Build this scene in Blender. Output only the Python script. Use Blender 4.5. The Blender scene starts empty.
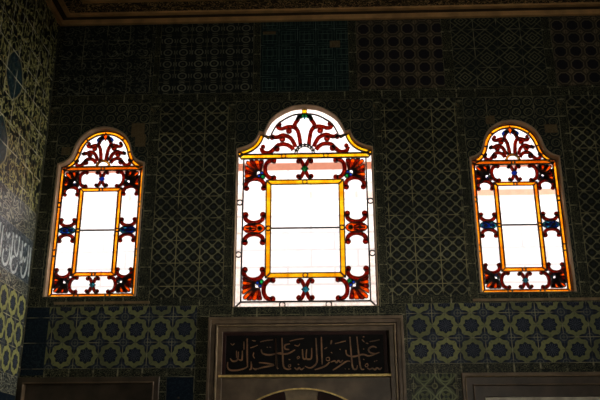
import bpy, math, random
from mathutils import Vector
from mathutils.geometry import delaunay_2d_cdt
random.seed(7)
S = bpy.context.scene
COL = S.collection
PI = math.pi

# ------------------------------------------------------------------ shader maths
class N:
    """a node socket with arithmetic"""
    def __init__(s, nt, sock): s.nt, s.s = nt, sock
    def op(s, o, *a):
        n = s.nt.nodes.new('ShaderNodeMath'); n.operation = o
        for i, v in enumerate((s,) + a):
            if isinstance(v, N): s.nt.links.new(v.s, n.inputs[i])
            else: n.inputs[i].default_value = v
        return N(s.nt, n.outputs[0])
    def __add__(s, o): return s.op('ADD', o)
    def __radd__(s, o): return s.op('ADD', o)
    def __sub__(s, o): return s.op('SUBTRACT', o)
    def __rsub__(s, o): return (s * -1.0) + o
    def __mul__(s, o): return s.op('MULTIPLY', o)
    def __rmul__(s, o): return s.op('MULTIPLY', o)
    def __truediv__(s, o): return s.op('DIVIDE', o)
    def abs(s): return s.op('ABSOLUTE')
    def fr(s): return s.op('FRACT')
    def fl(s): return s.op('FLOOR')
    def cos(s): return s.op('COSINE')
    def sin(s): return s.op('SINE')
    def min(s, o): return s.op('MINIMUM', o)
    def max(s, o): return s.op('MAXIMUM', o)
    def inv(s): return 1.0 - s
def sstep(v, a, b):                       # 0 below a, 1 above b (a > b falls instead)
    n = v.nt.nodes.new('ShaderNodeMapRange'); n.interpolation_type = 'SMOOTHSTEP'
    lo, hi, t0, t1 = (a, b, 0, 1) if a < b else (b, a, 1, 0)
    v.nt.links.new(v.s, n.inputs[0])
    n.inputs[1].default_value = lo; n.inputs[2].default_value = hi
    n.inputs[3].default_value = t0; n.inputs[4].default_value = t1
    return N(v.nt, n.outputs[0])
def band(v, c, w, s=.02): return sstep((v - c).abs(), w + s, w - s)
def hyp(x, y): return (x * x + y * y).op('SQRT')
def mixc(nt, f, a, b):
    n = nt.nodes.new('ShaderNodeMix'); n.data_type = 'RGBA'
    if isinstance(f, N): nt.links.new(f.s, n.inputs[0])
    else: n.inputs[0].default_value = f
    for i, c in ((6, a), (7, b)):
        if isinstance(c, (tuple, list)): n.inputs[i].default_value = (*c[:3], 1)
        else: nt.links.new(c, n.inputs[i])
    return n.outputs[2]
def noise(nt, vec, scale, detail=2, off=None):
    n = nt.nodes.new('ShaderNodeTexNoise'); n.inputs['Scale'].default_value = scale
    n.inputs['Detail'].default_value = detail
    if vec is not None: nt.links.new(vec, n.inputs['Vector'])
    return N(nt, n.outputs['Fac'])
def xyz(nt, x, y, z=0.0):
    n = nt.nodes.new('ShaderNodeCombineXYZ')
    for i, v in enumerate((x, y, z)):
        if isinstance(v, N): nt.links.new(v.s, n.inputs[i])
        else: n.inputs[i].default_value = v
    return n.outputs[0]
def newmat(name):
    m = bpy.data.materials.new(name); m.use_nodes = True
    nt = m.node_tree
    return m, nt, nt.nodes['Principled BSDF']
def objco(nt):
    n = nt.nodes.new('ShaderNodeTexCoord'); return n.outputs['Object']

def simple(name, col, rough=.6, metal=0., var=.25, scale=9., bump=0., spec=.5):
    m, nt, b = newmat(name)
    co = objco(nt)
    nz = noise(nt, co, scale, 4)
    d = tuple(c * (1 - var) for c in col); l = tuple(min(1, c * (1 + var)) for c in col)
    nt.links.new(mixc(nt, sstep(nz, .3, .7), d, l), b.inputs['Base Color'])
    b.inputs['Roughness'].default_value = rough; b.inputs['Metallic'].default_value = metal
    b.inputs['Specular IOR Level'].default_value = spec
    if bump:
        bp = nt.nodes.new('ShaderNodeBump'); bp.inputs['Strength'].default_value = bump
        bp.inputs['Distance'].default_value = .01
        nt.links.new(noise(nt, co, scale * 4, 4).s, bp.inputs['Height'])
        nt.links.new(bp.outputs[0], b.inputs['Normal'])
    return m

def tile(name, layers, base, grout=(.30, .28, .17), gw=.013, rough=.3, soft=.55, patch=.35, spec=.14):
    """glazed tile; UV is in tile units.  layers(nt,u,v,x,y) -> [(mask, colour)...]"""
    m, nt, b = newmat(name)
    uvn = nt.nodes.new('ShaderNodeUVMap'); uvn.uv_map = 'tile'
    sp = nt.nodes.new('ShaderNodeSeparateXYZ'); nt.links.new(uvn.outputs[0], sp.inputs[0])
    u, v = N(nt, sp.outputs[0]), N(nt, sp.outputs[1])
    # hand-drawn wobble
    wz = noise(nt, uvn.outputs[0], 3.0, 1)
    wz2 = noise(nt, xyz(nt, u + 7.3, v + 2.1), 3.0, 1)
    uu, vv = u + (wz - .5) * .05, v + (wz2 - .5) * .05
    x, y = uu.fr() - .5, vv.fr() - .5
    wn = nt.nodes.new('ShaderNodeTexWhiteNoise'); wn.noise_dimensions = '2D'
    nt.links.new(xyz(nt, u.fl(), v.fl()), wn.inputs['Vector'])
    rnd = N(nt, wn.outputs['Value'])
    worn = noise(nt, objco(nt), 1.7, 4)
    fine = noise(nt, uvn.outputs[0], 14.0, 2)
    col = mixc(nt, fine, tuple(c * .7 for c in base), tuple(c * 1.3 for c in base))
    for mask, c in layers(nt, uu, vv, x, y):
        vis = (rnd * (1 - soft) + soft) * (sstep(worn, .25, .65) * patch + (1 - patch))
        col = mixc(nt, mask * vis, col, c)
    # joints
    gx, gy = (u.fr() - .5).abs(), (v.fr() - .5).abs()
    g = sstep(gx.max(gy), .5 - gw * 1.6, .5 - gw * .5) * (sstep(noise(nt, uvn.outputs[0], 1.3, 3), .40, .6) * .9 + .1)
    col = mixc(nt, g, col, grout)
    # bare mortar patches where glaze is lost
    chip = sstep(noise(nt, xyz(nt, u + 31.0, v + 17.0), 1.1, 5), .70, .76)
    col = mixc(nt, chip * .7, col, (.28, .20, .09))
    nt.links.new(col, b.inputs['Base Color'])
    b.inputs['Specular IOR Level'].default_value = spec
    rg = (fine * .15) + (rough - .07)
    nt.links.new(rg.s, b.inputs['Roughness'])
    bp = nt.nodes.new('ShaderNodeBump'); bp.inputs['Strength'].default_value = .35; bp.inputs['Distance'].default_value = .01
    nt.links.new(((rnd * (x + y)) * .35 + noise(nt, uvn.outputs[0], 2.0, 2) * .6 - g * .5).s, bp.inputs['Height'])
    nt.links.new(bp.outputs[0], b.inputs['Normal'])
    return m

OL = (.30, .31, .14); OLD = (.27, .26, .14); GREY = (.30, .30, .21)
def pol(x, y):
    return hyp(x, y), y.op('ARCTAN2', x)
def L_flower(nt, u, v, x, y, rc_=(.27, .28, .115)):
    r, t = pol(x, y)
    lobe = (t * 8.0).cos()
    ring = sstep(r - lobe * .030, .478, .458) * sstep(r - lobe * .028, .275, .295)
    petals = band((t * 8.0).cos() * .5 + r * 2.2, .45, .10, .06) * sstep(r, .25, .22)
    # corner florets
    cx, cy = .5 - x.abs(), .5 - y.abs()
    rc, tc = pol(cx, cy)
    blue = sstep(rc + (tc * 4.0).cos() * .02, .27, .24)
    fl = band(rc, .13, .018) + band(rc, .03, .02)
    split = band((t * 4.0 / PI + .5).fr(), .5, .035, .03) * sstep(r, .36, .40)
    return [(blue, (.03, .042, .07)), (fl * .5, GREY), (ring * (noise(nt, xyz(nt, u, v), 6.0, 2) * .5 + .7), rc_), (split * .6, (.02, .03, .03)), (petals * .8, (.24, .27, .36))]
def L_lattice(nt, u, v, x, y):
    a = (u * (2 * PI * 2)).cos(); b = (v * (2 * PI * 2) + (u * (2 * PI * 2)).sin() * .0).cos()
    f = a + b
    net = sstep(f.abs(), .44, .24)
    dot = sstep(f.abs(), 1.35, 1.7) * .25
    halo = band(f.abs(), .85, .07, .06) * .3
    return [(net, (.27, .26, .15)), (halo, OLD), (dot, (.12, .13, .14))]
def L_swirl(nt, u, v, x, y):
    X, Y = (u * 2.0).fr() - .5, (v * 2.0).fr() - .5
    r, t = pol(X, Y)
    s = band(r, .36, .035) + band((t + r * 14.0).sin() * .5 + .5, .5, .12, .08) * sstep(r, .34, .3)
    rc, _ = pol(.5 - X.abs(), .5 - Y.abs())
    return [(s * .75, OLD), (band(rc, .12, .04) * .6, OLD)]
def L_rosette(nt, u, v, x, y):
    r, t = pol(x, y)
    s = band(r, .25, .04, .03) + band(r, .43 , .025, .02) * sstep((t * 4.0).cos(), -.3, .1)
    k = sstep(r, .2, .17)
    return [(s, GREY), (k, (.02, .025, .03)), (band(r, .05, .03) * .4, OLD)]
def L_maze(nt, u, v, x, y):
    q = x.abs().max(y.abs())
    d = (x.abs() - .12).abs().min((y.abs() - .2).abs())
    s = band(q, .38, .02) + band(q, .2, .02) + sstep(d, .03, .01) * sstep(q, .4, .38)
    return [(s * .55, (.12, .20, .16))]
def L_oct(nt, u, v, x, y):
    ax, ay = x.abs(), y.abs()
    o = ax.max(ay).max((ax + ay) * .7071)
    lines = band(o, .40, .035, .03)
    cx, cy = .5 - ax, .5 - ay
    sq = cx.max(cy); dm = cx + cy
    return [(sstep(o, .44, .48), (.08, .062, .04)), (lines, (.21, .17, .11)), (band(sq, .08, .03) + band(dm, .2, .02), (.25, .2, .12)),
            (sstep(o, .34, .31), (.022, .018, .026))]
def L_diamond(nt, u, v, x, y):
    ax, ay = x.abs(), y.abs(); d = ax + ay
    s = band(d, .5, .035) + band(d, .28, .035) + band(d, .11, .03)
    w = band((ax - ay).abs(), 0.0, .03) * sstep(d, .26, .3)
    return [(s * .7, OLD), (w * .5, OLD)]
def L_star(nt, u, v, x, y):
    ax, ay = x.abs(), y.abs(); d = ax + ay
    r, t = pol(x, y)
    s = band(d, .5, .04) + band(r, .30, .035) * .9
    c = sstep(r + (t * 4.0).cos() * .08, .2, .17)
    cr, _ = pol(.5 - ax, .5 - ay)
    return [(s, (.30, .34, .16)), (band(r, .42, .05) * .5, (.30, .34, .16)), (c * .6, (.28, .32, .12)), (sstep(r, .09, .07), (.03, .04, .04)), (band(cr, .12, .03), OL)]
def L_scroll(nt, u, v, x, y):
    n = noise(nt, xyz(nt, u, v), 2.6, 2)
    r, t = pol((u * 1.5).fr() - .5, (v * 1.5).fr() - .5)
    s = band((n * 6.0).fr(), .5, .09, .06) * .6 + band(((t / (2 * PI)) + r * 2.2).fr(), .5, .08, .06) * sstep(r, .46, .4) * .6
    return [(s.min(1.0), GREY)]
def L_band(nt, u, v, x, y):
    n = noise(nt, xyz(nt, u, v), 5.0, 2)
    return [(band((n * 6.0).fr(), .5, .12, .1) * .8, OLD)]
def L_blue(nt, u, v, x, y):
    n = noise(nt, xyz(nt, u, v), 4.0, 3)
    return [(band((n * 5.0).fr(), .5, .1, .1) * .4, (.05, .08, .10))]
def L_arab(nt, u, v, x, y):                                # u,v are metres * 4
    n = noise(nt, xyz(nt, u, v * .8), 1.7, 2); n2 = noise(nt, xyz(nt, u + 9.0, v * .8), 2.8, 1)
    s1 = band((n * 6.0).fr(), .5, .08, .05); s2 = band((n2 * 2.6).fr(), .5, .08, .04)
    leaf = sstep(noise(nt, xyz(nt, u - 5.0, v), 5.2, 1), .60, .64)
    # pointed medallions, in a staggered field
    mz = ((v + 4.0 * (.40 - 5.52)) / 3.2); row = mz.fl()
    my = ((u + 4.0 * 1.05 + row * -.6) / 7.2 + .5).fr() - .5
    ty = (mz.fr() - .5) * 3.2 / 4.0; tx = my.abs() * 7.2 / 4.0
    k = tx + (ty * ty) * 2.7                              # ogival outline
    low = sstep(v, 24.2, 24.0); med = sstep(k, .215, .205) * low; rim = band(k, .222, .012, .008) * low
    inner = band((noise(nt, xyz(nt, u, v), 1.3, 1) * 6.0).fr(), .5, .08, .06) * sstep(k, .16, .14) * low
    yg = (.56, .53, .20)
    return [((s1 * .85).max(s2 * .75), yg), (leaf * .35, (.38, .38, .14)), (med, (.015, .04, .05)), (rim, (.3, .28, .14)), (inner * .2, (.25, .30, .26))]
def L_vine(nt, u, v, x, y):
    n = noise(nt, xyz(nt, u, v), 1.6, 1); n2 = noise(nt, xyz(nt, u + 4.0, v), 2.6, 1)
    return [(band((n * 6.0).fr(), .5, .12, .08) * .9, (.50, .49, .34)), (band((n2 * 4.0).fr(), .5, .1, .08) * .5, (.30, .34, .32))]
def L_script(nt, u, v, x, y):
    n = noise(nt, xyz(nt, u, v), 2.6, 2)
    return [(band((n * 7.0).fr(), .5, .12, .06) * .8, (.30, .36, .38))]

base = (.018, .024, .024)
T = dict(
    flower=tile('star_flower_tiles', L_flower, (.016, .022, .034)),
    lattice=tile('ogee_lattice_tiles', L_lattice, (.012, .015, .014), soft=.5, grout=(.34, .30, .15), gw=.016),
    swirl=tile('scrolling_stem_tiles', L_swirl, base, soft=.4),
    rosette=tile('rosette_tiles', L_rosette, base, gw=.012),
    maze=tile('square_fret_tiles', L_maze, (.014, .028, .03), grout=(.16, .24, .20)),
    oct=tile('octagon_tiles', L_oct, base, gw=.0),
    diamond=tile('diamond_tiles', L_diamond, base),
    star=tile('green_star_tiles', L_star, (.016, .022, .018)),
    scroll=tile('spiral_tiles', L_scroll, base),
    band=tile('narrow_border_tiles', L_band, (.014, .018, .016), gw=.03),
    blue=tile('dark_blue_tiles', L_blue, (.008, .016, .028)),
    arab=tile('leafy_arabesque_tiles', L_arab, (.006, .010, .010), gw=.022, grout=(.62, .60, .40), patch=.1, soft=.9, rough=.36, spec=.3),
    vine=tile('vine_border_tiles', L_vine, (.03, .036, .034), gw=.02, grout=(.40, .40, .28), soft=.8, rough=.34, spec=.3),
    script=tile('slate_blue_script_ground', L_script, (.022, .038, .052), gw=.008, grout=(.40, .42, .36), soft=.9, rough=.34, spec=.35),
    mortar=tile('bare_mortar_patches', L_band, (.16, .11, .055), gw=.0),
    lflower=tile('yellow_star_flower_tiles', lambda *a: L_flower(*a, rc_=(.42, .42, .15)), (.03, .04, .05), grout=(.5, .46, .24), soft=.9, patch=.1, rough=.34),
)
M = dict(
    plaster=simple('window_plaster', (.52, .36, .23), .85, var=.15, bump=.3),
    stone=simple('brown_marble', (.155, .105, .06), .45, var=.35, scale=6, bump=.15),
    stone2=simple('dark_marble', (.065, .045, .028), .4, var=.35, scale=6),
    dark_red=simple('dark_red_stone', (.035, .014, .012), .5, spec=.15),
    key=simple('pale_keystone', (.28, .20, .11), .5, scale=12),
    gold=simple('gilding', (.85, .58, .20), .42, metal=.35, var=.3, scale=20),
    inkgold=simple('dulled_gilt_lettering', (.26, .13, .055), .5, var=.4, scale=14),
    board=simple('black_lacquer', (.008, .007, .007), .5, spec=.1),
    wood=simple('ochre_wood', (.62, .36, .14), .5, scale=5),
    wooddark=simple('dark_wood', (.05, .032, .018), .5),
    ceil=simple('ceiling_paint', (.12, .08, .05), .8),
    floor=simple('floor_stone', (.30, .25, .19), .6),
    wallplain=simple('side_wall_tiles', (.10, .11, .08), .5),
    lead=simple('lead_came', (.022, .016, .014), .5, var=.2),
    bar=simple('grey_iron_bar', (.16, .16, .17), .5),
    ink=simple('pale_script', (.58, .64, .64), .35, scale=20),
    leaf=simple('pale_door_paint', (.85, .76, .62), .7),
    sill=simple('sill_stone', (.22, .15, .07), .5, scale=14),
)
def glass(name, col, col2=None, var=1.0, scale=14, clear=False):
    m, nt, b = newmat(name)
    nt.nodes.remove(b)
    out = nt.nodes['Material Output']
    tr = nt.nodes.new('ShaderNodeBsdfTransparent'); gl = nt.nodes.new('ShaderNodeBsdfGlossy')
    gl.inputs['Roughness'].default_value = .12; gl.inputs['Color'].default_value = (1, 1, 1, 1)
    co = objco(nt)
    if col2 is None: col2 = tuple(c * .75 for c in col)
    nt.links.new(mixc(nt, sstep(noise(nt, co, scale, 3), .35, .65), col2, col), tr.inputs['Color'])
    mx = nt.nodes.new('ShaderNodeMixShader'); mx.inputs[0].default_value = .025
    nt.links.new(tr.outputs[0], mx.inputs[1]); nt.links.new(gl.outputs[0], mx.inputs[2])
    last = mx
    if not clear:                                         # slightly milky coloured glass
        tl = nt.nodes.new('ShaderNodeBsdfTranslucent'); tl.inputs['Color'].default_value = (*col, 1)
        m2 = nt.nodes.new('ShaderNodeMixShader'); m2.inputs[0].default_value = .05
        nt.links.new(mx.outputs[0], m2.inputs[1]); nt.links.new(tl.outputs[0], m2.inputs[2]); last = m2
    nt.links.new(last.outputs[0], out.inputs[0])
    return m
G = dict(
    clear=glass('clear_glass', (.99, .975, .97), (.96, .94, .935), clear=True),
    opal=glass('opal_white_glass', (1, .98, .95), (.96, .91, .86), scale=20, clear=True),
    yellow=glass('golden_yellow_glass', (.97, .70, .10), (.90, .52, .03), scale=6),
    amber=glass('deep_amber_glass', (.97, .62, .10), (.88, .44, .04), scale=6),
    umber=glass('burnt_orange_glass', (.72, .30, .02), (.52, .17, .01), scale=9),
    orange=glass('orange_glass', (.98, .34, .05), (.80, .18, .02), scale=30),
    red=glass('ruby_glass', (.44, .075, .035), (.28, .04, .02), scale=30),
    deep=glass('dark_ruby_glass', (.22, .03, .02), (.05, .01, .01), scale=45),
    green=glass('green_glass', (.06, .48, .20)),
    blue=glass('blue_glass', (.05, .18, .70)),
    teal=glass('teal_glass', (.10, .42, .50)),
)

# ------------------------------------------------------------------ mesh helpers
class MB:
    def __init__(s): s.v, s.f, s.m, s.mats = [], [], [], []
    def mi(s, mat):
        if mat not in s.mats: s.mats.append(mat)
        return s.mats.index(mat)
    def face(s, idx, mat): s.f.append(idx); s.m.append(s.mi(mat))
    def box(s, a, b, mat):
        (x0, y0, z0), (x1, y1, z1) = a, b
        k = len(s.v)
        s.v += [(x, y, z) for x in (x0, x1) for y in (y0, y1) for z in (z0, z1)]
        for q in ((0, 1, 3, 2), (4, 6, 7, 5), (0, 4, 5, 1), (2, 3, 7, 6), (0, 2, 6, 4), (1, 5, 7, 3)):
            s.face([k + i for i in q], mat)
    def prism(s, pts, y0, y1, mat):                       # pts (x,z) polygon, between two depths
        k = len(s.v); n = len(pts)
        s.v += [(p[0], y0, p[1]) for p in pts] + [(p[0], y1, p[1]) for p in pts]
        s.face(list(range(k, k + n)), mat); s.face(list(range(k + 2 * n - 1, k + n - 1, -1)), mat)
        for i in range(n):
            j = (i + 1) % n; s.face([k + i, k + n + i, k + n + j, k + j], mat)
    def ring(s, a, b, y0, y1, mat, closed=False):         # strip between two matching lines
        n = len(a); k = len(s.v)
        for P in (a, b):
            for y in (y0, y1): s.v += [(p[0], y, p[1]) for p in P]
        A0, A1, B0, B1 = k, k + n, k + 2 * n, k + 3 * n
        for i in range(n if closed else n - 1):
            j = (i + 1) % n
            s.face([A0 + i, A0 + j, B0 + j, B0 + i], mat); s.face([A1 + i, B1 + i, B1 + j, A1 + j], mat)
            s.face([A0 + i, A1 + i, A1 + j, A0 + j], mat); s.face([B0 + i, B0 + j, B1 + j, B1 + i], mat)
        if not closed:
            for i in (0, n - 1): s.face([A0 + i, B0 + i, B1 + i, A1 + i], mat)
    def stroke(s, pts, w, y0, y1, mat, closed=False, taper=None):
        a, b = [], []
        n = len(pts)
        for i, p in enumerate(pts):
            q0 = pts[(i - 1) % n] if (closed or i) else p; q1 = pts[(i + 1) % n] if (closed or i < n - 1) else p
            dx, dz = q1[0] - q0[0], q1[1] - q0[1]; l = math.hypot(dx, dz) or 1
            ww = w * .5 * (taper(i / (n - 1)) if taper else 1)
            a.append((p[0] - dz / l * ww, p[1] + dx / l * ww)); b.append((p[0] + dz / l * ww, p[1] - dx / l * ww))
        s.ring(a, b, y0, y1, mat, closed)
    def disc(s, c, r, y0, y1, mat, n=16, rz=None):
        rz = rz or r
        s.prism([(c[0] + r * math.cos(2 * PI * i / n), c[1] + rz * math.sin(2 * PI * i / n)) for i in range(n)], y0, y1, mat)
    def hoop(s, c, r, w, y0, y1, mat, n=18):
        s.stroke([(c[0] + r * math.cos(2 * PI * i / n), c[1] + r * math.sin(2 * PI * i / n)) for i in range(n)], w, y0, y1, mat, True)
    def build(s, name, parent=None, bevel=0):
        me = bpy.data.meshes.new(name); me.from_pydata(s.v, [], s.f)
        for m in s.mats: me.materials.append(m)
        for p, i in zip(me.polygons, s.m): p.material_index = i
        me.update()
        import bmesh
        bm = bmesh.new(); bm.from_mesh(me); bmesh.ops.recalc_face_normals(bm, faces=bm.faces); bm.to_mesh(me); bm.free()
        o = bpy.data.objects.new(name, me); COL.objects.link(o)
        if parent: o.parent = parent
        if bevel:
            b = o.modifiers.new('bevel', 'BEVEL'); b.width = bevel; b.segments = 3; b.limit_method = 'ANGLE'
        return o
def smooth(pts, k=5, closed=False):
    n = len(pts); out = []
    for i in range(n if closed else n - 1):
        g = lambda j: pts[j % n] if closed else pts[max(0, min(n - 1, j))]
        p0, p1, p2, p3 = g(i - 1), g(i), g(i + 1), g(i + 2)
        for t in range(k):
            t /= k
            out.append(tuple(.5 * (2 * p1[d] + (p2[d] - p0[d]) * t + (2 * p0[d] - 5 * p1[d] + 4 * p2[d] - p3[d]) * t * t
                                   + (3 * p1[d] - p0[d] - 3 * p2[d] + p3[d]) * t ** 3) for d in (0, 1)))
    if not closed: out.append(tuple(pts[-1]))
    return out
def offset(pts, d, closed=False):                          # moves a line to its right-hand side
    n = len(pts); out = []
    for i in range(n):
        e = []
        if closed or i: a, b = pts[(i - 1) % n], pts[i]; e.append((b[0] - a[0], b[1] - a[1]))
        if closed or i < n - 1: a, b = pts[i], pts[(i + 1) % n]; e.append((b[0] - a[0], b[1] - a[1]))
        ns = [(z / math.hypot(x, z), -x / math.hypot(x, z)) for x, z in e]
        m = (sum(a[0] for a in ns), sum(a[1] for a in ns)); l = math.hypot(*m) or 1; m = (m[0] / l, m[1] / l)
        c = max(.45, m[0] * ns[0][0] + m[1] * ns[0][1])
        out.append((pts[i][0] + m[0] * d / c, pts[i][1] + m[1] * d / c))
    return out
def empty(name, loc=(0, 0, 0), parent=None):
    o = bpy.data.objects.new(name, None); COL.objects.link(o); o.location = loc; o.empty_display_size = .1
    if parent: o.parent = parent
    return o
def tag(o, label, cat, kind=None, group=None):
    o['label'] = label; o['category'] = cat
    if kind: o['kind'] = kind
    if group: o['group'] = group
    return o

# ------------------------------------------------------------------ window outlines (metres, about each window's axis and sill)
def half_outline(kind):
    if kind == 'C':
        cusp = smooth([(-.746, 1.775), (-.659, 1.802), (-.586, 1.842), (-.532, 1.905), (-.500, 1.983)], 4)
        cap = [(-.448, 1.970)]
        arc = smooth([(-.448, 1.970), (-.410, 2.065), (-.336, 2.172), (-.165, 2.277), (0, 2.303)], 5)[1:]
        return [(-.746, 0)] + cusp + cap + arc
    cusp = smooth([(-.470, 1.492), (-.400, 1.522), (-.343, 1.578), (-.312, 1.656), (-.285, 1.745), (-.222, 1.842), (-.115, 1.910), (0, 1.932)], 5)
    return [(-.470, 0)] + cusp
def full(h): return h + [(-x, z) for x, z in reversed(h[:-1])]
WIN = dict(C=(0.0, 3.385), L=(-2.260, 3.513), R=(2.296, 3.513))
YG = .08                                                    # depth of the glazing behind the tiled face
def trim(o, k, less=0.0):                                  # outer line of the plaster surround; none along the sill
    w = (.012 if k == 'C' else .022) - less
    return [(x, max(z, -.004)) for x, z in offset(o, -w, True)]
def holes():
    out = []
    for k, (cx, zb) in WIN.items():
        o = full(half_outline('C' if k == 'C' else 'S'))
        o = trim(o, k, .004)
        out.append([(cx + x, zb + z) for x, z in o])
    return out
HOLES = holes()
DOORS = [(-.995, .995, 3.275), (-2.9, -1.468, 2.678), (1.546, 4.4, 2.692)]

# ------------------------------------------------------------------ back wall
XR, YF, ZC = 6.0, -12.0, 6.87
def inside(p, poly):
    c = False; n = len(poly)
    for i in range(n):
        a, b = poly[i], poly[i - 1]
        if (a[1] > p[1]) != (b[1] > p[1]) and p[0] < (b[0] - a[0]) * (p[1] - a[1]) / (b[1] - a[1]) + a[0]: c = not c
    return c
def planar(name, rect, panels, holes, default, put, thick=0):
    """one tiled wall face; each panel gets its own tile material and tile grid"""
    vs, es = [], []
    def loop(pts):
        k = len(vs); vs.extend(Vector(p) for p in pts); n = len(pts); es.extend((k + i, k + (i + 1) % n) for i in range(n))
    R = lambda a, b, c, d: [(a, c), (b, c), (b, d), (a, d)]
    loop(R(*rect))
    for h in holes: loop(h)
    for p in panels: loop(R(*p[:4]))
    v, e, f, *_ = delaunay_2d_cdt(vs, es, [], 0, 1e-5)
    me = bpy.data.meshes.new(name); fs, ms = [], []
    mats = []
    for t in f:
        c = (sum(v[i][0] for i in t) / 3, sum(v[i][1] for i in t) / 3)
        if any(inside(c, h) for h in holes) or not (rect[0] < c[0] < rect[1] and rect[2] < c[1] < rect[3]): continue
        pn = next((p for p in panels if p[0] < c[0] < p[1] and p[2] < c[1] < p[3]), default)
        fs.append(list(t)); ms.append(pn)
    me.from_pydata([put(*p) for p in v], [], fs)
    uv = me.uv_layers.new(name='tile')
    for p, pn in zip(me.polygons, ms):
        if pn[4] not in mats: mats.append(pn[4]); me.materials.append(T[pn[4]])
        p.material_index = mats.index(pn[4])
        for li in p.loop_indices:
            q = v[me.loops[li].vertex_index]
            uv.data[li].uv = ((q[0] - pn[5]) / pn[7], (q[1] - pn[6]) / pn[8])
    o = bpy.data.objects.new(name, me); COL.objects.link(o)
    return o
P = []
def pan(x0, x1, z0, z1, m, ox, oz, px, pz=None): P.append((x0, x1, z0, z1, m, ox, oz, px, pz or px))
for q_ in ((-1.95, -1.80, 5.33, 5.50), (-1.90, -1.78, 5.21, 5.36), (-2.72, -2.62, 5.12, 5.22), (2.02, 2.12, 5.42, 5.52), (2.66, 2.80, 5.30, 5.40), (.30, .42, 6.43, 6.52), (-.48, -.33, 6.62, 6.66)): P.append((*q_, 'mortar', 0, 0, .25, .25))
# top row of panels
pan(-2.84, -1.745, 5.86, 6.86, 'scroll', -2.86, 5.86, .27, .24)
pan(-1.68, -.585, 5.86, 6.86, 'rosette', -1.68, 5.86, .182, .155)
pan(-.505, .515, 5.86, 6.86, 'maze', -.505, 5.86, .215, .205)
pan(.61, 1.60, 5.88, 6.86, 'oct', .61, 5.89, .172, .172)
pan(1.715, 2.76, 5.88, 6.86, 'diamond', 1.70, 5.88, .27, .25)
pan(2.86, 4.0, 5.88, 6.86, 'oct', 2.86, 5.89, .172, .172)
pan(4.1, 5.9, 5.88, 6.86, 'maze', 4.1, 5.89, .25)
# narrow borders between and below them
pan(-2.9, 6, 5.75, 5.86, 'band', -2.9, 5.75, .21, .11)
for x0, x1 in ((-1.745, -1.68), (-.585, -.505), (.515, .61), (1.60, 1.715), (2.76, 2.86), (4.0, 4.1)):
    pan(x0, x1, 5.86, 6.86, 'band', x0, 5.86, x1 - x0, .25)
# above the windows
pan(-2.78, -1.75, 3.50, 5.75, 'swirl', -2.78, 4.99, .258, .253)
pan(-.775, .775, 3.37, 5.75, 'swirl', -.775, 4.99, .258, .253)
pan(1.78, 2.83, 3.50, 5.75, 'swirl', 1.78, 4.99, .262, .253)
for x0, x1 in ((-2.9, -2.78), (-1.75, -1.63), (-.86, -.775), (.775, .86), (1.70, 1.78), (2.83, 2.93)):
    pan(x0, x1, 3.40, 5.75, 'band', x0, 3.40, x1 - x0, .21)
pan(-1.63, -.86, 3.49, 5.75, 'lattice', -1.63, 4.11, .2566, .25)
pan(.86, 1.70, 3.49, 5.75, 'lattice', .90, 4.11, .262, .25)
pan(2.93, 3.98, 3.49, 5.75, 'lattice', 2.93, 4.11, .262, .25)
pan(3.98, 5.9, 3.49, 5.75, 'swirl', 3.98, 4.11, .262, .25)
pan(-2.9, 6, 3.40, 3.50, 'band', -2.9, 3.40, .2, .1)
# star flower frieze
pan(-2.66, -1.12, 2.765, 3.40, 'flower', -2.616, 2.765, .250, .262)
pan(1.03, 5.9, 2.79, 3.40, 'flower', 1.03, 2.79, .262, .254)
pan(-2.9, -2.66, 2.70, 3.40, 'blue', -2.9, 2.765, .25, .262)
pan(-1.12, -.99, 2.0, 3.40, 'band', -1.12, 2.765, .13, .131)
pan(.99, 1.03, 2.0, 3.40, 'band', .99, 2.79, .06, .25)
pan(-2.9, -1.12, 2.678, 2.765, 'band', -2.9, 2.678, .25, .088)
pan(1.03, 6, 2.69, 2.79, 'band', 1.03, 2.69, .262, .10)
pan(-1.40, -1.12, 0, 2.678, 'blue', -1.40, 2.678 - .25 * 9, .28, .25)
pan(1.05, 1.50, 0, 2.69, 'star', 1.07, .05, .21, .21)
pan(4.4, 6, 0, 2.69, 'star', 4.4, .05, .21, .21)
dh = [[(a, 0), (b, 0), (b, t), (a, t)] for a, b, t in DOORS]
wb = planar('wall_back', (-2.9, XR, 0, ZC + .1), P, HOLES + dh, (0, 0, 0, 0, 'band', 0, 0, .25, .11), lambda a, b: (a, 0, b))
tag(wb, 'dark tiled back wall of patterned panels around the three stained glass windows', 'wall', 'structure')
# masonry core behind the tiles, pierced by the same openings
core = MB()
xs = [(-3.3, -2.9, 0, 7.3)]
vs, es = [], []
def lp(pts):
    k = len(vs); vs.extend(Vector(p) for p in pts); n = len(pts); es.extend((k + i, k + (i + 1) % n) for i in range(n))
lp([(-9, 0), (9, 0), (9, 7.3), (-9, 7.3)])  # unseen length past the room, added to even the skylight on the courtyard wall
def splay(h):
    x0, x1 = min(p[0] for p in h), max(p[0] for p in h); z0, z1 = min(p[1] for p in h), max(p[1] for p in h)
    c = (x0 + x1) / 2; kx = 1 + .6 / (x1 - x0); kz = 1 + .42 / (z1 - z0)
    return [(c + (x - c) * kx, z0 - .10 + (z - z0) * kz) for x, z in h]
OUTER = [splay(h) for h in HOLES]
for h in OUTER: lp(h)
v, e, f, *_ = delaunay_2d_cdt(vs, es, [], 0, 1e-5)
k = len(core.v); core.v += [(p[0], .55, p[1]) for p in v]
for t in f:
    c = (sum(v[i][0] for i in t) / 3, sum(v[i][1] for i in t) / 3)
    if not any(inside(c, h) for h in OUTER): core.face([k + i for i in t], M['plaster'])
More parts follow.
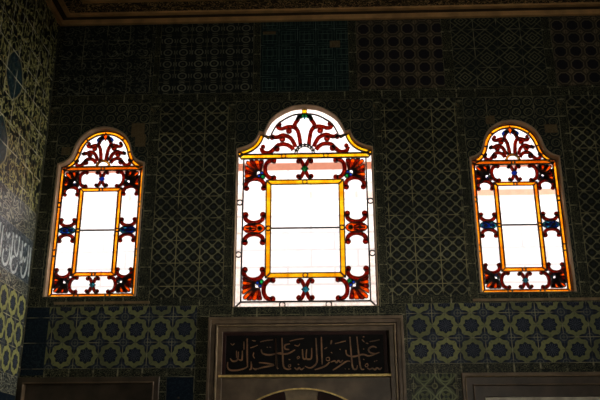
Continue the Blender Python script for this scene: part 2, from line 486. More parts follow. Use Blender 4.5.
for h in HOLES:
    n = len(h); k = len(core.v); g = OUTER[HOLES.index(h)]
    core.v += [(p[0], 0, p[1]) for p in h] + [(p[0], .12, p[1]) for p in h] + [(p[0], .55, p[1]) for p in g]
    for i in range(n):
        j = (i + 1) % n
        core.face([k + i, k + j, k + n + j, k + n + i], M['plaster']); core.face([k + n + i, k + n + j, k + 2 * n + j, k + 2 * n + i], M['plaster'])
co_ = core.build('wall_back_core', wb)

# ------------------------------------------------------------------ left wall (tile sheet in y,z)
P2, P = P, []
pan(-12, -.05, 4.41, ZC, 'arab', 0, .15 * .25, .25)
pan(-12, -.05, 4.10, 4.41, 'vine', 0, 4.10, .25, .155)
pan(-12, -.05, 3.63, 4.10, 'script', 0, 3.63, .26, .235)
pan(-12, -.05, 3.50, 3.63, 'vine', 0, 3.50, .2, .13)
pan(-12, -.05, 2.68, 3.50, 'lflower', -.155 - .1175, 2.68, .235, .2733)
pan(-.05, 0, 0, ZC, 'band', -.05, .05, .05, .21)
pan(-12, -.05, 2.5, 2.68, 'vine', 0, 2.5, .2, .09)
pan(-12, -.05, 0, 2.5, 'blue', 0, 0, .25)
wl = planar('wall_left', (YF, 0, 0, ZC + .1), P, [], (0, 0, 0, 0, 'band', 0, 0, .25, .25), lambda a, b: (-2.9, a, b))
tag(wl, 'left side wall of leafy green tiles with a band of pale script', 'wall', 'structure')
# pale cursive lettering on the slate band, flat strokes on the tiles (coordinates along the wall and up)
def lifted(mb, pts, w, mat, k=4, tp=None, X=-2.9):
    q = smooth(pts, k)
    m2 = MB(); m2.stroke(q, w, 0, .004, mat, taper=tp)
    k0 = len(mb.v); mb.v += [(X + y, x, z) for x, y, z in m2.v]
    for f_ in m2.f: mb.face([k0 + i for i in f_], mat)
pen = lambda t: .45 + .75 * math.sin(PI * min(1, max(0, .12 + t * .8)))
ins = MB()
word = [[(0, 4.05), (.01, 3.85), (.02, 3.74)], [(-.06, 4.06), (-.05, 3.86), (-.07, 3.76), (-.12, 3.70), (-.18, 3.72), (-.20, 3.79)],
        [(-.10, 3.92), (-.13, 3.86), (-.17, 3.89), (-.20, 3.84), (-.25, 3.86), (-.27, 3.93)], [(-.24, 4.05), (-.23, 3.90), (-.25, 3.80)],
        [(-.30, 3.78), (-.34, 3.70), (-.42, 3.68), (-.47, 3.74), (-.45, 3.82), (-.39, 3.84)], [(-.33, 4.07), (-.33, 3.92), (-.36, 3.86), (-.42, 3.90), (-.44, 4.0)],
        [(-.50, 4.06), (-.49, 3.85), (-.51, 3.72)], [(-.55, 3.92), (-.53, 3.82), (-.57, 3.72), (-.64, 3.70), (-.69, 3.76), (-.68, 3.84)],
        [(-.58, 4.03), (-.62, 3.97), (-.67, 4.01)], [(-.14, 4.05), (-.19, 4.01)], [(-.40, 4.06), (-.43, 4.03)], [(-.60, 3.86), (-.63, 3.84)]]
for r in range(3):
    for st in word:
        lifted(ins, [(y - .10 - r * .76, z - .03) for y, z in st], .026, M['ink'], tp=pen)
ins.build('script_lettering', wl)

# ------------------------------------------------------------------ rest of the shell
b = MB(); b.box((-3.2, YF, -.2), (XR + .2, .55, 0), M['floor']); tag(b.build('floor'), 'stone floor of the hall, below the view', 'floor', 'structure')
b = MB(); b.box((XR, YF, 0), (XR + .2, 0, ZC + .3), M['wallplain']); tag(b.build('wall_right'), 'tiled right side wall outside the view', 'wall', 'structure')
b = MB(); b.box((-3.1, YF - .2, 0), (XR + .2, YF, ZC + .3), M['wallplain']); tag(b.build('wall_front'), 'wall of the hall behind the camera', 'wall', 'structure')
b = MB(); b.box((-3.1, YF, 0), (-2.93, .5, ZC + .3), M['wallplain']); b.build('wall_left_core', wl)
b = MB(); b.box((-3.3, YF - .2, ZC + .001), (XR + .3, .6, ZC + .4), M['ceil']); tag(b.build('ceiling'), 'dark ceiling edged by carved and gilded borders', 'ceiling', 'structure')
# carved pattern of the ceiling border
def carved():
    m, nt, bs = newmat('carved_gilt_scrollwork')
    co = objco(nt)
    n = noise(nt, co, 11, 2); n2 = noise(nt, co, 23, 1)
    s = band((n * 6.0).fr(), .5, .09, .06) + band((n2 * 3.0).fr(), .5, .05, .04) * .5
    nt.links.new(mixc(nt, s.min(1.0), (.03, .018, .01), (.80, .55, .25)), bs.inputs['Base Color'])
    bs.inputs['Roughness'].default_value = .5
    return m
M['carved'] = carved()
def frame_ring(name, d0, d1, z0, z1, mat, label, bev=.006):
    """a border that runs round under the ceiling, d0..d1 in from the walls"""
    b = MB(); x0, x1, y0, y1 = -2.9, XR, YF, 0
    o = [(x0 + d0, y0 + d0), (x1 - d0, y0 + d0), (x1 - d0, y1 - d0), (x0 + d0, y1 - d0)]
    i = [(x0 + d1, y0 + d1), (x1 - d1, y0 + d1), (x1 - d1, y1 - d1), (x0 + d1, y1 - d1)]
    b.ring(o, i, z0, z1, mat, True)
    b.v = [(x, z, y) for x, y, z in b.v]
    return tag(b.build(name, bevel=bev), label, 'moulding', 'structure')
frame_ring('trim_1', .0, .045, 6.785, 6.858, M['wood'], 'lowest ochre wooden moulding where the tiles meet the ceiling')
frame_ring('trim_2', .045, .112, 6.845, ZC + .02, M['wooddark'], 'dark groove between the two lower ceiling mouldings', 0)
frame_ring('trim_3', .112, .165, 6.835, ZC + .02, M['wood'], 'second ochre moulding, just below the carved ceiling band')
frame_ring('trim_4', .165, .375, 6.862, ZC + .02, M['carved'], 'dark ceiling band carved with gilt scrollwork', 0)
frame_ring('trim_5', .375, .425, 6.840, ZC + .02, M['wood'], 'innermost ochre ceiling moulding, beyond the carved band')
# stone ledges between the flower frieze and the window panels
b = MB(); b.box((-2.62, -.018, 3.425), (-1.62, .01, 3.452), M['sill']); tag(b.build('trim_6'), 'thin brown stone ledge under the left window', 'ledge', 'structure')
b = MB(); b.box((1.72, -.018, 3.415), (3.9, .01, 3.442), M['sill']); tag(b.build('trim_7'), 'thin brown stone ledge under the right window', 'ledge', 'structure')

# ------------------------------------------------------------------ stained glass windows
CREST = dict(
    stem=[[(-.046, 1.840), (-.056, 1.93), (-.074, 2.016), (-.112, 2.085), (-.092, 2.135), (-.074, 2.165), (-.064, 2.195), (-.028, 2.200)],
          [(-.102, 1.825), (-.125, 1.88), (-.165, 1.940), (-.240, 1.972), (-.300, 1.950), (-.345, 1.948), (-.372, 1.968)],
          [(-.128, 1.788), (-.160, 1.83), (-.215, 1.858), (-.290, 1.853), (-.335, 1.812), (-.385, 1.765), (-.430, 1.757), (-.470, 1.776), (-.487, 1.822)]],
    branch=[[(-.100, 2.055), (-.150, 2.075), (-.205, 2.068), (-.250, 2.052), (-.292, 2.060), (-.304, 2.095)]],
    loop=[(-.176, 2.022), (-.251, 1.922), (-.312, 1.806)],
    ball=[(-.283, 2.104), (-.366, 1.940), (-.466, 1.832)])
def make_window(n, key, label):
    cx, zb = WIN[key]
    big = key == 'C'
    root = empty('window_%d' % n, (cx, YG, zb))
    tag(root, label, 'window', 'structure')
    H = half_outline('C' if big else 'S'); O = full(H)
    y = 0.0
    GL = (-.004, .003)                                      # coloured glass
    LD = (-.010, .006)                                      # lead stands proud of it
    bw = .067 if big else .042                              # border width
    barz = (1.690, 1.742) if big else (1.449, 1.494)
    ix, iw = (.425, .052) if big else (.236, .042)          # inner frame: outer half width, strip width
    iz = (.322, 1.430) if big else (.236, 1.240)
    mz = .872 if big else .748
    hw = .746 if big else .470
    lw = .016 if big else .014
    # plaster surround
    f = MB(); f.ring(trim(O, key), O, -YG - .006, .02, M['plaster'], True); f.build('plaster_surround', root, .003)
    # clear sheet
    c = MB(); c.prism(offset(O, .004, True), .006, .010, G['clear']); c.build('clear_pane', root)
    # outer border
    I = offset(H, bw)
    I[0] = (-hw + bw, bw); I[-1] = (0, H[-1][1] - bw)
    main = G['opal'] if big else G['amber']
    bd = MB(); ld = MB()
    if big:
        nc = 17                                             # corner jewel, cusp, then arch
        z_corner = 1.745
        bd.ring([(-hw, 0), (-hw, z_corner)], [(-hw + bw, bw), (-hw + bw, z_corner)], *GL, main)
        bd.ring([(hw, 0), (hw, z_corner)], [(hw - bw, bw), (hw - bw, z_corner)], *GL, main)
        cusp = [p for p in H if p[1] >= 1.775 and p[0] <= -.499]
        cin = offset(cusp, .043); cin[0] = (-.700, 1.757)
        a0 = H.index((-.448, 1.970)) if (-.448, 1.970) in H else len(cusp) + 1
        arc = H[a0:]; ain = offset(arc, .066); ain[0] = (-.400, 1.962); ain[-1] = (0, arc[-1][1] - .066)
        for s_ in (-1, 1):
            mir = lambda L_: [(-s_ * x, z) for x, z in L_]
            yb = MB(); yb.ring(mir(cusp), mir(cin), *GL, G['yellow'])
            capo = [(-.500, 1.983), (-.400, 1.958)]; capi = [cin[-1], (-.402, 1.925)]
            yb.ring(mir(capo), mir(capi), *GL, G['yellow'])
            yb.prism(mir([(-.746, 1.775), (-.700, 1.757), (-.690, 1.742), (-.718, 1.716), (-.746, 1.745)]), *GL, G['yellow'])
            yb.build('cusp_border', root)
            bd.ring(mir(arc), mir(ain), *GL, main)
            for L_ in (cusp, cin, capo, capi, ain, [cusp[-1], cin[-1]], [capo[-1], capi[-1]], [(-.746, 1.745), (-.718, 1.716), (-.690, 1.742), (-.700, 1.757), (-.746, 1.775)]):
                ld.stroke(mir(L_), lw, *LD, M['lead'])
            ld.stroke(mir([(-hw, 0), (-hw + bw, bw)]), lw, *LD, M['lead'])
            ld.stroke(mir([(-hw + bw, bw), (-hw + bw, barz[0])]), lw, *LD, M['lead'])
            ld.stroke(mir([(-hw, 0), (-hw, 1.77)]), lw, *LD, M['lead'])
        bd.ring([(-hw, 0), (hw, 0)], [(-hw + bw, bw), (hw - bw, bw)], *GL, main)
        ld.stroke([(-hw + bw, bw), (hw - bw, bw)], lw, *LD, M['lead'])
        ld.stroke([(-hw, 0.003), (hw, 0.003)], lw, *LD, M['lead'])
    else:
        IF = full(I)
        bd.ring(offset(O, bw * .27, True), offset(IF, -bw * .27, True), *GL, main, True)
        bd.ring(O, offset(O, bw * .27, True), *GL, G['umber'], True); bd.ring(offset(IF, -bw * .27, True), IF, *GL, G['umber'], True)
        ld.stroke(O, lw * 1.2, *LD, M['lead'], True); ld.stroke(IF, lw, *LD, M['lead'], True)
        for s_ in (-1, 1):
            ld.stroke([(s_ * hw, 0), (s_ * (hw - bw), bw)], lw, *LD, M['lead'])
            ld.stroke([(s_ * hw, 1.492), (s_ * (hw - bw), 1.452)], lw, *LD, M['lead'])
            for i in (11, 17, 26):
                if i < len(H): ld.stroke([(-s_ * H[i][0], H[i][1]), (-s_ * I[i][0], I[i][1])], .016, *LD, M['lead'])
            for zz in (.46, .53, 1.02, 1.07):
                ld.stroke([(s_ * hw, zz), (s_ * (hw - bw), zz)], lw, *LD, M['lead'])
            for xx in (.145, .19): ld.stroke([(s_ * xx, 0), (s_ * xx, bw)], lw, *LD, M['lead'])
    bd.build('outer_border', root)
    # head bar
    hb = MB(); bx = hw - bw * (.55 if big else .9)
    tip = .02 if big else 0
    hb.prism([(-bx, barz[0]), (bx, barz[0]), (bx + tip, sum(barz) / 2), (bx, barz[1]), (-bx, barz[1]), (-bx - tip, sum(barz) / 2)], *GL, G['yellow'] if big else G['amber'])
    hb.build('head_bar', root)
    ld.stroke([(-bx - tip, sum(barz) / 2), (-bx, barz[1]), (bx, barz[1]), (bx + tip, sum(barz) / 2), (bx, barz[0]), (-bx, barz[0])], lw, *LD, M['lead'], True)
    # inner frame
    a = [(-ix, iz[0]), (ix, iz[0]), (ix, iz[1]), (-ix, iz[1])]
    q = [(-ix + iw, iz[0] + iw), (ix - iw, iz[0] + iw), (ix - iw, iz[1] - iw), (-ix + iw, iz[1] - iw)]
    fr = MB()
    if big: fr.ring(a, q, *GL, G['yellow'], True)
    else:
        t1 = [(x - (iw * .25 if x > 0 else -iw * .25), z - (iw * .25 if z > .7 else -iw * .25)) for x, z in a]; t2 = [(x - (iw * .5 if x > 0 else -iw * .5), z - (iw * .5 if z > .7 else -iw * .5)) for x, z in t1]
        fr.ring(a, t1, *GL, G['umber'], True); fr.ring(t1, t2, *GL, G['amber'], True); fr.ring(t2, q, *GL, G['umber'], True)
    fr.build('inner_frame', root)
    ld.stroke(a, lw, *LD, M['lead'], True); ld.stroke(q, lw, *LD, M['lead'], True)
    for p, r in zip(a, q): ld.stroke([p, r], lw, *LD, M['lead'])
    sb = MB(); sb.stroke([(-ix + iw, mz), (ix - iw, mz)], .016, -.012, .004, M['bar']); sb.build('saddle_bar', root)
    # round jewels in the borders
    def jewel(x, z, r, g, par=root, nm='jewel'):
        j = MB(); j.disc((x, z), r, -.008, .002, g); j.hoop((x, z), r, .012, -.013, .004, M['lead']); return j.build(nm, par)
    if big:
        for x, z in ((-.243, bw / 2), (.243, bw / 2), (-.713, 1.172), (-.713, .582), (.713, .582), (.713, 1.172)): jewel(x, z, .030, G['clear'])
        for x in (-.235, .235): jewel(x, sum(barz) / 2, .026, G['opal'])
        for x, z in ((0, iz[0] + iw / 2), (0, iz[1] - iw / 2), (-ix + iw / 2, mz), (ix - iw / 2, mz)): jewel(x, z, .026, G['opal'])
    else:
        for x, z in ((0, iz[0] + iw / 2), (0, iz[1] - iw / 2), (-ix + iw / 2, mz), (ix - iw / 2, mz), (0, barz[0] + .022)):
            for d in (-.017, .017):
                if abs(x) > .1: ld.stroke([(x - iw / 2, z + d), (x + iw / 2, z + d)], lw, *LD, M['lead'])
                else: ld.stroke([(x + d, z - iw / 2), (x + d, z + iw / 2)], lw, *LD, M['lead'])
    # --- ornaments
    red, org = G['red'], G['orange']
    rw = .042 if big else .031
    def rib(mb, pts, w=rw, g=red, k=4, tp=None):
        s_ = smooth(pts, k)
        mb.stroke(s_, w, -.007, .001, g, taper=tp)
        for sd in (-1, 1):
            mb.stroke(offset(s_, sd * w * .5), .0055 if big else .0085, -.012, .004, M['lead'])
    def ball(mb, p, r, g=red):
        mb.disc(p, r, -.008, .002, g, 12); mb.hoop(p, r, .0055, -.013, .004, M['lead'], 12)
    # crest
    if big: cm = lambda p: p
    else: cm = lambda p: (p[0] * .635, 1.497 + (p[1] - 1.742) * .775)
    cr = MB()
    for sd in (1, -1):
        F = lambda L_: [(sd * cm(p)[0], cm(p)[1]) for p in L_]
        for L_ in CREST['stem'] + CREST['branch']: rib(cr, F(L_))
        for p in CREST['loop']:
            c_ = F([p])[0]; r = .019 if big else .014
            cr.hoop(c_, r, rw * .75, -.008, .002, red); cr.hoop(c_, r + .014, .0055, -.012, .004, M['lead'])
        for p in CREST['ball']: ball(cr, F([p])[0], .024 if big else .018)
    co2 = cr.build('crest_scrolls', root)
    # half sun at the foot of the crest
    su = MB(); sc = 1 if big else .72; z0 = barz[1]
    arc_ = lambda r: [(r * math.cos(PI * i / 16), z0 + r * 1.02 * math.sin(PI * i / 16)) for i in range(17)]
    su.prism(arc_(.085 * sc), *GL, G['opal']); su.ring(arc_(.085 * sc), arc_(.108 * sc), *GL, G['opal'] if big else G['amber'])
    su.stroke(arc_(.085 * sc), .009, *LD, M['lead']); su.stroke(arc_(.110 * sc), .010, *LD, M['lead'])
    so = su.build('half_sun', root)
    for i in range(1, 8, 2 if not big else 1):
        if big: jewel(.106 * math.cos(PI * i / 8), z0 + .108 * math.sin(PI * i / 8), .011, G['teal'] if i % 2 else G['opal'], so)
    # crown jewels
    top = H[-1][1]
    cj = MB()
    if big:
        cj.box((-.024, -.009, top - .062), (.024, .002, top - .016), G['yellow'])
        cj.stroke([(-.026, top - .064), (.026, top - .064), (.026, top - .014), (-.026, top - .014)], .010, -.013, .004, M['lead'], True)
        gr = smooth([(-.085, top - .145), (-.066, top - .105), (-.03, top - .10), (0, top - .085), (.03, top - .10), (.066, top - .105), (.085, top - .145)], 3)
        cj.stroke(gr, .030, -.009, .002, G['green']); cj.stroke(offset(gr, .016), .008, -.013, .004, M['lead']); cj.stroke(offset(gr, -.016), .008, -.013, .004, M['lead'])
        cj.box((-.012, -.010, top - .135), (.012, .002, top - .066), G['teal'])
    else:
        cj.prism([(0, top - .015), (.02, top - .07), (0, top - .13), (-.02, top - .07)], -.009, .002, org)
        for sd in (-1, 1):
            L_ = smooth([(sd * .015, top - .105), (sd * .05, top - .09), (sd * .078, top - .115), (sd * .06, top - .135)], 3)
            cj.stroke(L_, .024, -.009, .002, G['blue']); cj.stroke(offset(L_, .014), .008, -.013, .004, M['lead']); cj.stroke(offset(L_, -.014), .008, -.013, .004, M['lead'])
        cj.stroke([(0, top - .015), (.022, top - .07), (0, top - .13), (-.022, top - .07)], .008, -.013, .004, M['lead'], True)
    cj.build('crown_leaf', root)
    # corner fans, drawn in a box that runs from the border's inner corner to the inner frame
    def fan(sx, top_):
        x0, x1 = -(hw - bw), -ix
        z0, z1 = (barz[0], iz[1]) if top_ else (bw, iz[0])
        m = lambda p: (sx * (x0 + (x1 - x0) * p[0]), z0 + (z1 - z0) * p[1])
        mm = lambda L_: [m(p) for p in L_]
        fb = MB()
        org0 = (.74, .74)
        edge = [(.03, 1.12), (.03, .90), (.03, .70), (.03, .50), (.03, .27), (.20, .04), (.44, .04), (.66, .04), (.90, .05)]
        for i in range(8):
            p, q = edge[i], edge[i + 1]
            if i == 4: p, q = (.05, .20), (.18, .05)
            def at(e_, t): return (org0[0] + (e_[0] - org0[0]) * t, org0[1] + (e_[1] - org0[1]) * t)
            if i in (3, 5): pass
            c_ = ((p[0] + q[0]) / 2, (p[1] + q[1]) / 2)
            r_ = .96 if i != 4 else 1.0
            pet = [at(p, .22), at(p, .86), at(((p[0] * 3 + c_[0]) / 4, (p[1] * 3 + c_[1]) / 4), .95), at(c_, r_), at(((q[0] * 3 + c_[0]) / 4, (q[1] * 3 + c_[1]) / 4), .95), at(q, .86), at(q, .22)]
            g = org if i in (1, 3, 4, 6) else red
            if not big: g = org if i in (1, 4, 6) else (G['deep'] if i % 2 else red)
            fb.prism(mm(pet), -.007, .001, g); fb.stroke(mm(pet), .0085 if big else .010, -.012, .004, M['lead'], True)
            fb.stroke(mm([at(c_, .25), at(c_, .70)]), .006, -.012, .002, M['lead'])
        rib(fb, mm([(.12, 1.34), (.13, 1.13), (.28, .98), (.50, .93), (.74, .99), (.89, 1.14), (.90, 1.34)]))
        rib(fb, mm([(1.30, .92), (1.10, .86), (.98, .70), (.94, .48), (.98, .28), (1.10, .14), (1.30, .09)]))
        for p in ((.15, 1.36), (.88, 1.36), (1.32, .90), (1.32, .12)): ball(fb, m(p), rw * .68)
        # leaded ground the petals sit in
        fo = fb.build('corner_fan', root)
        r = .024 if big else .016
        for p, g in (((.84, .84), 'green' if big else 'red'), ((.68, .80), 'blue'), ((.80, .67), 'blue' if big else 'teal')):
            jewel(*m(p), r if p[0] > .83 else r * .75, G[g], fo)
    for sx in (1, -1):
        for t_ in (True, False): fan(sx, t_)
    # middle ornaments of the side lights
    def side(sx):
        x0, x1 = hw - bw, ix; w = x0 - x1; xc = sx * (x0 + x1) / 2
        m = lambda p: (xc + sx * -p[0] * w, mz + p[1] * w)
        sb_ = MB()
        for q_ in (1, -1):
            rib(sb_, [m((x_, q_ * z_)) for x_, z_ in ((-.38, .60), (-.36, .42), (-.20, .29), (0, .25), (.20, .29), (.36, .42), (.38, .60))])
            for x_ in (-.37, .37): ball(sb_, m((x_, q_ * .62)), rw * .72)
        el = smooth([m((.46 * math.cos(2 * PI * i / 12), .23 * math.sin(2 * PI * i / 12))) for i in range(12)], 2, True)
        sb_.prism(el, -.006, .001, org if big else G['teal']); sb_.stroke(el, .009, -.012, .004, M['lead'], True)
        for q_ in (-.13, 0, .13):
            L_ = smooth([m((.12, q_ * .5)), m((-.15, q_)), m((-.38, q_ * .8))], 4)
            sb_.stroke(L_, .016, -.010, -.006, red if big else G['blue'], taper=lambda t: .3 + math.sin(PI * t))
            sb_.stroke(offset(L_, .009), .006, -.012, .0, M['lead'])
        so_ = sb_.build('side_cartouche', root)
        jewel(*m((.24, 0)), .022 if big else .018, G['teal'] if big else G['blue'], so_)
        jewel(*m((-.16, 0)), .013, G['green'] if big else G['teal'], so_)
    side(1); side(-1)
    # crossed knots on the axis, above and below the inner frame
    def knot(za, zb_):
        zc, hh = (za + zb_) / 2, abs(zb_ - za) / 2
        sc_ = 1 if big else .8
        kb = MB()
        for sx in (1, -1):
            for sz in (1, -1):
                rib(kb, [(sx * .010, zc + sz * hh * .22), (sx * .018 * sc_, zc + sz * hh * .38), (sx * .040 * sc_, zc + sz * hh * .72), (sx * .070 * sc_, zc + sz * hh * .82)], rw * .9)
                ball(kb, (sx * .070 * sc_, zc + sz * hh * .70), rw * .62)
        ko = kb.build('knot', root)
        j = MB(); s4 = .042 * sc_
        dm = [(-s4, zc), (0, zc - s4), (s4, zc), (0, zc + s4)]
        j.prism(dm, -.012, -.006, G['teal'] if za < .5 else (G['green'] if big else G['blue'])); j.stroke(dm, .009, -.014, .0, M['lead'], True)
        j.hoop((0, zc), .010, .006, -.016, -.011, M['lead'], 10)
        j.build('diamond_jewel', ko)
    knot(barz[0], iz[1]); knot(bw, iz[0])
    ld.build('lead_came', root)
    return root
make_window(1, 'L', 'left arched stained glass window in a deep amber border, nearest the left wall')
make_window(2, 'C', 'large central arched stained glass window with a white outer border and yellow inner frame')
make_window(3, 'R', 'right arched stained glass window in a deep amber border, over the right doorway')

# ------------------------------------------------------------------ central doorway with the inscribed panel
def arch_line(cx, cz, r, a0, a1, n): return [(cx + r * math.cos(a0 + (a1 - a0) * i / n), cz + r * math.sin(a0 + (a1 - a0) * i / n)) for i in range(n + 1)]
def portal(n, x0, x1, top, steps, mat, label):
    """nested stone mouldings round a doorway; steps are (inset, width, front y, back y, material)"""
    r = empty('door_%d' % n, ((x0 + x1) / 2, 0, 0)); tag(r, label, 'doorway', 'structure')
    cx = (x0 + x1) / 2
    for nm, ins_, w, ya, yb, mt in steps:
        b = MB(); a0, a1, t = x0 + ins_ - cx, x1 - ins_ - cx, top - ins_
        b.ring([(a0, 0), (a0, t), (a1, t), (a1, 0)], [(a0 + w, 0), (a0 + w, t - w), (a1 - w, t - w), (a1 - w, 0)], ya, yb, mt)
        b.build(nm, r, .004)
    return r
d1 = portal(1, -.995, .995, 3.275, [
    ('outer_moulding', 0, .030, -.030, .30, M['stone']), ('outer_frame', .030, .038, -.012, .30, M['stone']),
    ('dark_groove', .068, .014, .02, .30, M['dark_red']),
    ('lit_fillet', .082, .016, -.034, .30, M['key']), ('inner_frame', .098, .048, .012, .30, M['stone'])],  # paler stone puts the fillet's catch of light into its colour
    M['stone'], 'brown marble doorway under the central window, holding the inscribed panel')
ln = MB()
AC = (-.045, 1.60)
# stone field between the panel and the arch, with the arched opening cut out
outer = arch_line(AC[0], AC[1], .96, PI, 0, 28)
topl = [(-.85 + (1.70) * i / 28, 2.665) for i in range(29)]
ln.ring(topl, [(p[0], p[1]) for p in outer], .06, .28, M['stone'])
ln.prism([(-.85, 0), (-.85, 2.665), (-1.005 + .0, 1.6), (-1.005, 0)], .07, .28, M['stone'])
ln.build('lintel_stone', d1)
gi = MB(); gi.stroke(arch_line(AC[0], AC[1], .958, PI, 0, 40), .014, .045, .07, M['gold']); gi.build('gilt_arch_edge', d1)
for i in range(9):
    a0, a1 = PI / 2 + (i - 4.5) * .365, PI / 2 + (i - 3.5) * .365
    if a0 < 0: a0 = 0
    if a1 > PI: a1 = PI
    b = MB(); b.ring(arch_line(*AC, .95, a0 + .003, a1 - .003, 6), arch_line(*AC, .66, a0 + .003, a1 - .003, 6), .065, .28, M['key'] if i % 2 == 0 else M['dark_red'])
    b.build('arch_stone', d1, .003)
b = MB(); b.box((-.95, .29, 0), (.95, .32, 2.67), M['wooddark']); b.build('door_leaf', d1)
# the inscribed panel
cp = empty('calligraphy_panel', (-.013, .045, 2.69))
tag(cp, 'black panel of gilt calligraphy in the marble doorway under the central window', 'inscription panel')
pw, ph = .838, .405
b = MB(); b.box((-pw, 0, 0), (pw, .03, ph + .05), M['board']); b.build('board', cp)
b = MB(); b.ring([(-pw, 0), (-pw, ph + .05), (pw, ph + .05), (pw, 0)], [(-pw + .035, 0), (-pw + .035, ph), (pw - .035, ph), (pw - .035, 0)], -.012, .01, M['dark_red']); b.build('panel_frame', cp, .003)
b = MB(); b.box((-pw - .03, -.045, -.022), (pw + .03, .0, .004), M['gold']); b.build('gilt_ledge', cp, .006)
def R1(L_, x0): return [((x0 + a / 8.333 - 220.5) / 167.5, (330 + c / 8.333 - 334.5) / 40.5) for a, c in L_]
W_ = []
def wr(x0, w, *ls):
    for l in ls: W_.append((R1(l, x0), w))
# left third
wr(220, .016, [(45, 262), (44, 305), (68, 334), (130, 336), (195, 318), (216, 300)], [(65, 228), (88, 254), (128, 242), (134, 168)], [(130, 236), (160, 246), (168, 225), (168, 160)],
   [(208, 48), (210, 180), (216, 310)], [(245, 258), (248, 318), (232, 332)], [(290, 328), (345, 312), (440, 292), (380, 276), (312, 268)], [(262, 318), (285, 330), (292, 318)],
   [(330, 150), (345, 186), (400, 200), (460, 188), (505, 180)], [(455, 48), (458, 180), (466, 320)])
wr(220, .009, [(235, 135), (268, 124), (300, 110)], [(320, 80), (370, 68), (432, 62)], [(180, 75), (182, 150)], [(66, 92), (82, 106), (98, 92)], [(118, 160), (120, 225)], [(250, 66), (282, 72)], [(378, 128), (388, 132)], [(402, 128), (414, 132)], [(268, 175), (262, 205), (275, 230)])
# middle third
wr(270, .016, [(38, 50), (42, 180), (46, 300), (62, 326)], [(92, 45), (98, 180), (106, 300), (138, 330), (172, 326)], [(160, 100), (118, 112), (120, 146), (156, 152)], [(60, 190), (140, 190), (205, 155)],
   [(305, 150), (300, 228), (322, 242), (345, 228), (348, 140)], [(268, 150), (275, 232), (300, 238)], [(385, 50), (390, 180), (392, 262), (368, 302), (330, 320), (288, 304)], [(432, 40), (434, 180), (436, 290)],
   [(500, 268), (468, 300), (420, 322), (372, 336)], [(200, 316), (222, 334), (240, 318), (258, 334), (282, 318)])
wr(270, .009, [(158, 76), (220, 60), (282, 52)], [(200, 112), (232, 120), (246, 100)], [(228, 238), (244, 226), (236, 215), (222, 226), (228, 240)], [(150, 292), (166, 288), (164, 308), (148, 308), (150, 290)], [(150, 242), (164, 244)], [(228, 285), (240, 290)], [(470, 232), (494, 226), (498, 252), (474, 254), (470, 232)], [(455, 150), (480, 135)])
# right third
wr(330, .016, [(178, 40), (184, 180), (195, 318), (225, 334), (236, 300)], [(237, 40), (248, 180), (262, 322), (292, 336)], [(140, 160), (150, 205), (205, 220), (285, 202), (340, 216), (425, 184)], [(405, 142), (370, 130), (336, 152), (345, 184), (392, 196)],
   [(440, 320), (425, 338), (400, 324), (384, 340), (362, 328), (338, 336), (318, 322)], [(175, 262), (142, 264), (100, 292), (60, 320), (25, 342)], [(112, 252), (92, 272), (75, 256), (58, 274), (42, 258), (8, 270)], [(20, 70), (12, 108)])
wr(330, .009, [(48, 102), (95, 90), (142, 78)], [(345, 86), (395, 78), (432, 70)], [(300, 300), (318, 284), (326, 302), (310, 314), (298, 300)], [(288, 150), (298, 156)], [(280, 66), (300, 90)], [(380, 262), (386, 268)], [(398, 256), (404, 262)], [(86, 152), (96, 158)], [(12, 180), (24, 188)], [(128, 330), (134, 330)], [(158, 332), (166, 332)], [(285, 244), (296, 250)], [(312, 98), (334, 104)], [(290, 40), (302, 42)])
b = MB()
for L_, w in W_:
    q_ = smooth([(-pw + .01 + a * (2 * pw - .02), ph - .02 - c * (ph - .03)) for a, c in L_], 4)
    b.stroke(q_, w * .85, -.006, .002, M['inkgold'], taper=pen)
b.build('gilt_lettering', cp)

portal(2, -2.9, -1.468, 2.678, [('outer_frame', 0, .05, -.03, .3, M['stone2']), ('fillet', .05, .014, -.045, .3, M['stone']), ('inner_frame', .064, .16, .03, .3, M['stone2'])],
       M['stone2'], 'dark brown stone doorway top at the lower left, beside the left wall')
b = MB(); b.box((-2.72, .25, 0), (-1.65, .3, 2.5), M['wooddark']); o = b.build('door_leaf'); o.parent = bpy.data.objects['door_2']; o.location.x = 2.184
portal(3, 1.546, 4.4, 2.692, [('outer_frame', 0, .03, -.04, .3, M['stone']), ('gilt_fillet', .03, .010, -.045, .3, M['sill']), ('middle_frame', .04, .07, -.01, .3, M['stone2']),
       ('fillet', .11, .012, -.025, .3, M['stone']), ('inner_frame', .122, .105, .02, .3, M['stone2'])],
       M['stone2'], 'wide stepped brown stone doorway at the lower right, under the right window')
b = MB(); b.box((1.75, .10, 0), (4.2, .14, 2.5), M['leaf']); o = b.build('door_leaf'); o.parent = bpy.data.objects['door_3']; o.location.x = -2.973

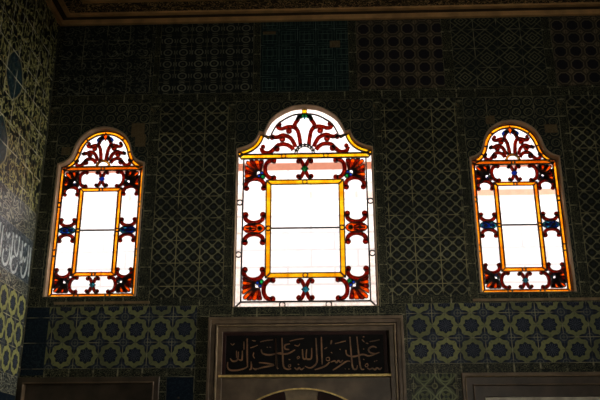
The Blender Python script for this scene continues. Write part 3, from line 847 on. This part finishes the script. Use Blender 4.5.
# ------------------------------------------------------------------ outside: sunlit masonry across a narrow court
def masonry():
    m, nt, b = newmat('sunlit_ashlar_with_brick_courses')
    co = objco(nt); sp = nt.nodes.new('ShaderNodeSeparateXYZ'); nt.links.new(co, sp.inputs[0])
    x, z = N(nt, sp.outputs[0]), N(nt, sp.outputs[2])
    br = nt.nodes.new('ShaderNodeTexBrick')
    nt.links.new(xyz(nt, x, z - 5.16 + .282 * 4), br.inputs['Vector'])
    br.inputs['Scale'].default_value = 1; br.inputs['Brick Width'].default_value = .74; br.inputs['Row Height'].default_value = .282
    br.inputs['Mortar Size'].default_value = .022; br.inputs['Mortar Smooth'].default_value = .4
    br.inputs['Color1'].default_value = (.70, .675, .67, 1); br.inputs['Color2'].default_value = (.655, .62, .615, 1); br.inputs['Mortar'].default_value = (.47, .46, .465, 1)
    nz = noise(nt, co, 3, 3)
    A = sstep((z - 6.084).abs(), .066, .042); B = sstep((z - 6.588).abs(), .084, .054)
    bc = mixc(nt, nz, (.24, .07, .035), (.34, .14, .08)); bc2 = mixc(nt, nz, (.46, .21, .13), (.54, .33, .23))
    c = mixc(nt, A * (sstep(x, 1.2, 1.9) * .6 + .4), br.outputs[0], bc2); c = mixc(nt, B, c, bc)
    nt.links.new(c, b.inputs['Base Color']); b.inputs['Roughness'].default_value = .9
    return m
b = MB(); b.box((-12, 4.0, -.5), (12, 4.4, 13), masonry()); ew = b.build('courtyard_wall')
tag(ew, 'pale sunlit stone wall with brick courses seen through the windows', 'wall', 'structure')
b = MB(); b.box((-12, .55, -.5), (12, 4.0, -.3), M['floor']); tag(b.build('ground'), 'paving of the narrow court outside the windows', 'ground', 'structure')

# ------------------------------------------------------------------ light
def sun(direction, e, col, ang=.5):
    l = bpy.data.lights.new('sun', 'SUN'); l.energy = e; l.color = col; l.angle = math.radians(ang)
    o = bpy.data.objects.new('sun', l); COL.objects.link(o)
    o.rotation_euler = Vector(direction).to_track_quat('-Z', 'Y').to_euler(); return o
sun((.2, 1, -1.2), 2.3, (1, .985, .98))
w = bpy.data.worlds.new('sky'); S.world = w; w.use_nodes = True
bg = w.node_tree.nodes['Background']; bg.inputs[0].default_value = (.93, .96, 1, 1); bg.inputs[1].default_value = 5.6
def area(name, loc, tgt, size, size_y, e, col):
    l = bpy.data.lights.new(name, 'AREA'); l.shape = 'RECTANGLE'; l.size = size; l.size_y = size_y; l.energy = e; l.color = col
    o = bpy.data.objects.new(name, l); COL.objects.link(o); o.location = loc
    o.rotation_euler = (Vector(tgt) - Vector(loc)).to_track_quat('-Z', 'Y').to_euler(); return o
# added fill lamps in place of unbuilt hall windows, low on the wall behind the viewer and high on the right
q = area('fill_right', (XR - .1, -1.6, 3.3), (-2.9, -.5, 3.7), 1.4, 1.6, 14, (1, .95, .86)); q.data.spread = math.radians(34)
f_ = area('fill_front', (1.9, YF + .1, 1.8), (1.6, 0, 4.3), 2.4, 1.6, 22, (1, .92, .78)); f_.data.spread = math.radians(54)

# ------------------------------------------------------------------ camera
cam = bpy.data.cameras.new('camera'); co = bpy.data.objects.new('camera', cam); COL.objects.link(co)
cam.sensor_width = 36; cam.lens = 786.71 / 600 * 36; cam.clip_start = .05
p_, y_, r_ = .3476, .0311, -.0032
fw = Vector((-math.sin(y_) * math.cos(p_), math.cos(y_) * math.cos(p_), math.sin(p_)))
rt = Vector((math.cos(y_), math.sin(y_), 0)); up = rt.cross(fw)
r2 = rt * math.cos(r_) + up * math.sin(r_); u2 = -rt * math.sin(r_) + up * math.cos(r_)
from mathutils import Matrix
mt = Matrix((r2, u2, -fw)).transposed().to_4x4(); mt.translation = Vector((.197, -8, 1.65))
co.matrix_world = mt
S.camera = co
S.view_settings.view_transform = 'Standard'; S.view_settings.look = 'None'; S.view_settings.gamma = 1; S.view_settings.exposure = 0
S.view_settings.use_curve_mapping = False
S.cycles.max_bounces = 10; S.cycles.transparent_max_bounces = 24
